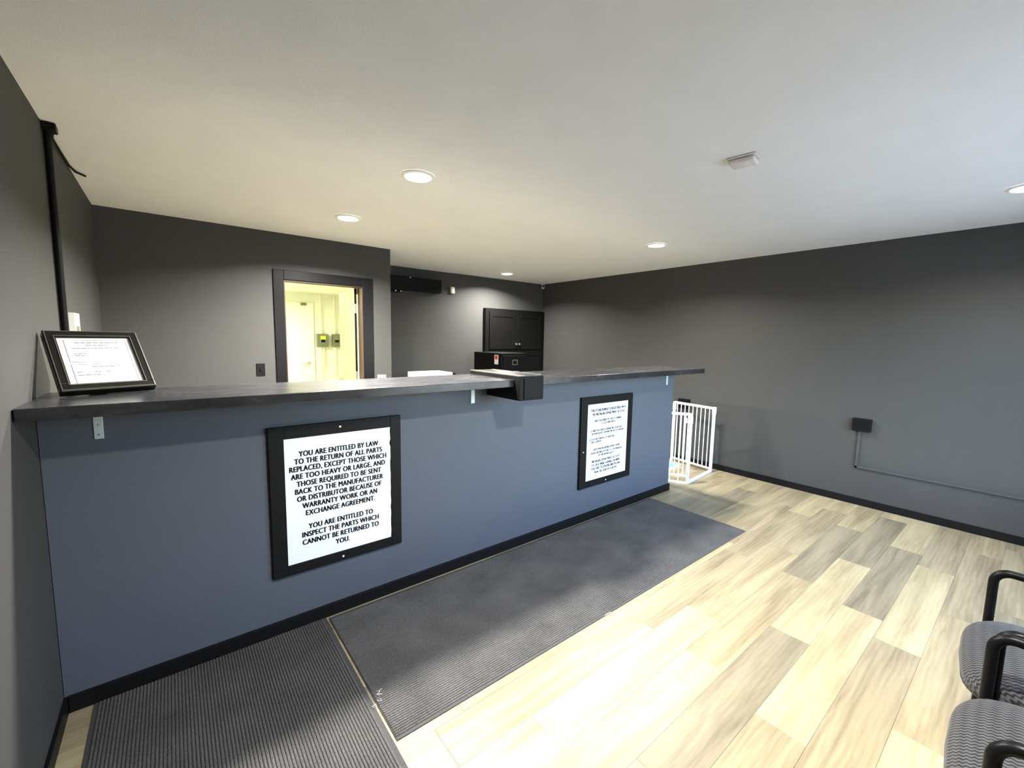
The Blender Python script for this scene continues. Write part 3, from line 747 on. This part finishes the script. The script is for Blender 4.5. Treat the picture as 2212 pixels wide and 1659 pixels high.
plate('wall_socket', 'black socket box on the right wall just above the white gate', 'socket', (XR - 0.045, XR - 0.0002, 2.72, 2.86, 0.68, 0.797), 'black_plastic',
      [('outlet', (XR - 0.047, XR - 0.045, 2.745, 2.78, 0.72, 0.755), 'black_satin')])
jb = thing('junction_box', 'black surface box on the right wall with a grey cable channel below', 'socket', (XR, 1.02, 0.34))
MB().box(XR - 0.045, XR - 0.0002, 0.950, 1.090, 0.708, 0.826, bev=0.004).build('box', 'black_plastic', jb)
MB().box(XR - 0.047, XR - 0.045, 0.975, 1.010, 0.74, 0.79, bev=0.0008).box(XR - 0.047, XR - 0.045, 1.03, 1.065, 0.74, 0.79, bev=0.0008).build('outlet', 'black_satin', jb)
MB().box(XR - 0.016, XR - 0.0002, 1.024, 1.046, 0.352, 0.709, bev=0.003).build('channel', 'wall_paint', jb)
MB().box(XR - 0.016, XR - 0.0002, YF + 0.03, 1.046, 0.352, 0.374, bev=0.003).build('channel', 'wall_paint', jb)

pp = thing('wall_pipe', 'dark painted pipe running up the left wall to the ceiling', 'pipe', (XL, 2.915, 0.0))
MB().tube([(XL + 0.015, 2.915, 0.0), (XL + 0.015, 2.915, H - 0.001)], 0.0135, seg=16).build('pipe', 'door_trim', pp, smooth=50)
MB().box(XL + 0.0005, XL + 0.048, 2.885, 2.945, H - 0.035, H - 0.001, bev=0.005).build('ceiling_collar', 'door_trim', pp)
cbp = [(XL + 0.030, 2.94, H - 0.022), (XL + 0.012, 3.05, H - 0.018), (XL + 0.009, 3.30, H - 0.012), (XL + 0.009, 3.52, H - 0.009), (XL + 0.022, 3.63, H - 0.010), (XL + 0.055, 3.69, H - 0.008)]
tag(MB().tube(cbp, 0.006, seg=8).build('ceiling_cable', 'door_trim', smooth=50), 'thin dark cable along the edge of ceiling and left wall', 'cable')

ac = thing('wall_unit', 'long black wall unit high up in the recess right of the doorway', 'wall unit', (2.45, YFAR, 2.12))
MB().box(1.95, 3.02, YFAR - 0.09, YFAR - 0.0005, 2.128, 2.308, bev=0.006).build('housing', 'black_satin', ac)
for i in range(5):
    MB().box(2.00, 2.97, YFAR - 0.094, YFAR - 0.09, 2.145 + 0.012 * i, 2.150 + 0.012 * i).build('louvre', 'black_metal', ac)
MB().box(1.95, 2.43, YFAR - 0.07, YFAR - 0.001, 2.095, 2.127, bev=0.003).build('bracket', 'black_satin', ac)
for x, z in ((2.545, 2.300), (2.345, 2.112), (2.42, 2.112)):
    MB().disc((x, YFAR - 0.09 if z > 2.2 else YFAR - 0.07, z), 0.009, -0.004, 0.0, seg=12, axis='Y').build('screw', 'steel', ac)

sn = thing('motion_sensor', 'small cream sensor box high on the far recess wall', 'sensor', (3.232, YFAR, 2.145))
MB().box(3.200, 3.265, YFAR - 0.042, YFAR - 0.0005, 2.146, 2.240, bev=0.010).build('housing', 'cream_plastic', sn, smooth=40)
MB().box(3.210, 3.255, YFAR - 0.046, YFAR - 0.040, 2.155, 2.195, bev=0.003).build('lens', 'white_plastic', sn)

sc_ = thing('security_camera', 'small grey security camera up in the far right corner', 'camera', (4.94, 5.40, 2.36))
MB().disc((4.965, 5.43, H), 0.03, -0.016, -0.0005, seg=18).build('mount', 'smoke_plastic', sc_)
MB().tube([(4.965, 5.43, H - 0.014), (4.965, 5.42, H - 0.05)], 0.009, seg=10).build('arm', 'smoke_plastic', sc_, smooth=50)
MB().tube([(4.985, 5.44, H - 0.062), (4.90, 5.34, H - 0.052)], 0.024, seg=16).build('camera_body', 'smoke_plastic', sc_, smooth=40)
MB().tube([(4.900, 5.340, H - 0.052), (4.896, 5.335, H - 0.0515)], 0.018, seg=16).build('lens', 'black_metal', sc_, smooth=40)

dt = thing('smoke_detector', 'flat off-white rounded detector on the ceiling', 'detector', (2.325, 1.055, H - 0.03))
Md = Matrix.Translation((2.325, 1.055, 0)) @ Matrix.Rotation(R(8), 4, 'Z')
MB().box(-0.055, 0.055, -0.068, 0.068, H - 0.008, H - 0.0005, bev=0.004, M=Md).build('base', 'smoke_plastic', dt)
MB().box(-0.048, 0.048, -0.061, 0.061, H - 0.034, H - 0.008, bev=0.012, seg=3, M=Md).build('cover', 'smoke_plastic', dt, smooth=40)

# ------------------------------------------------------------------ ceiling downlights
lab = {0: 'round lit ceiling downlight above the counter, opposite the lit doorway', 1: 'round lit ceiling downlight in front of the wall with the doorway',
       2: 'round lit ceiling downlight above the counter end by the white gate', 3: 'round lit ceiling downlight before the black cupboard',
       4: 'round lit ceiling downlight near the right wall, on the chair side of the room', 5: 'round lit ceiling downlight above the entrance side, near the left wall'}
for i, (x, y) in enumerate(((1.175, 2.378), (1.150, 3.552), (3.739, 2.468), (3.830, 4.952), (3.952, 0.156), (1.150, 0.150))):
    t = thing('downlight', lab[i], 'ceiling light', (x, y, H - 0.02), 'recessed ceiling downlights')
    b = MB(); n = 40; rings = [(0.098, H - 0.0005), (0.096, H - 0.006), (0.078, H - 0.010), (0.075, H - 0.004)]
    vs = [[b.bm.verts.new((x + r_ * math.cos(2 * math.pi * k_ / n), y + r_ * math.sin(2 * math.pi * k_ / n), z_)) for k_ in range(n)] for r_, z_ in rings]
    for q in range(3):
        for k_ in range(n):
            b.bm.faces.new((vs[q][k_], vs[q][(k_ + 1) % n], vs[q + 1][(k_ + 1) % n], vs[q + 1][k_]))
    b.build('trim_ring', 'white_plastic', t, smooth=40)
    MB().disc((x, y, H), 0.076, -0.005, -0.002, seg=40).build('diffuser', 'lamp_face', t)
    ld = bpy.data.lights.new('lamp', 'AREA'); ld.shape = 'DISK'; ld.size = 0.14; ld.energy = LAMP_W * (1.0, 1.0, 0.38, 0.56, 0.10, 0.50)[i]; ld.color = LAMP_COL; ld.spread = R(150)
    lo = bpy.data.objects.new('lamp', ld); COL.objects.link(lo); lo.parent = t; lo.location = (0, 0, 0.02 - 0.0105)

# ------------------------------------------------------------------ utility room things
def disconnect(x0, x1, z0, z1, label, lbl):
    t = thing('switch_box', label, 'electrical box', ((x0 + x1) / 2, UY, z0))
    MB().box(x0, x1, UY - 0.10, UY - 0.0005, z0, z1, bev=0.005).build('housing', 'panel_grey', t)
    MB().box(x0 + 0.03, x1 - 0.03, UY - 0.106, UY - 0.10, z0 + 0.03, z1 - 0.01, bev=0.002).build('cover', 'panel_grey', t)
    xm_ = (x0 + x1) / 2
    MB().box(xm_ - 0.035, xm_ + 0.035, UY - 0.109, UY - 0.106, z0 + 0.085, z0 + 0.130).build('dark_label', 'black_plastic', t)
    if lbl:
        MB().box(xm_ - 0.045, xm_ + 0.045, UY - 0.109, UY - 0.106, z0 + 0.140, z0 + 0.200).build('yellow_label', 'label_yellow', t)
    for dx, zz in ((-0.03, 0.0), (0.02, 0.9)):
        if lbl or dx < 0:
            MB().tube([(xm_ + dx, UY - 0.05, zz), (xm_ + dx, UY - 0.05, z0)], 0.012, seg=10).build('conduit', 'cream_plastic', t, smooth=50)
    MB().tube([(xm_ - 0.02, UY - 0.05, z1), (xm_ - 0.02, UY - 0.05, UH)], 0.014, seg=10).build('conduit', 'cream_plastic', t, smooth=50)
    return t
disconnect(2.120, 2.310, 1.30, 1.54, 'grey electrical switch box with a yellow label, seen through the doorway', True)
disconnect(2.395, 2.520, 1.30, 1.54, 'plain grey-green electrical switch box seen through the doorway beside the open door', False)
for x, y, ln, lb_ in ((0.60, 7.1, 1.2, 'white strip light on the utility room ceiling near the switch boxes'),):
    fx = thing('strip_light', lb_, 'ceiling light', (x, y, UH - 0.08))
    MB().box(x - ln / 2, x + ln / 2, y - 0.06, y + 0.06, UH - 0.045, UH - 0.0005, bev=0.004).build('housing', 'white_metal', fx)
    MB().box(x - ln / 2 + 0.02, x + ln / 2 - 0.02, y - 0.05, y + 0.05, UH - 0.075, UH - 0.045, bev=0.010).build('diffuser', 'tube_face', fx)
    ld = bpy.data.lights.new('lamp', 'AREA'); ld.shape = 'RECTANGLE'; ld.size = ln - 0.05; ld.size_y = 0.10; ld.energy = 72; ld.color = (1.0, 0.98, 0.66)
    lo = bpy.data.objects.new('lamp', ld); COL.objects.link(lo); lo.parent = fx; lo.location = (0, 0, 0.08 - 0.078)
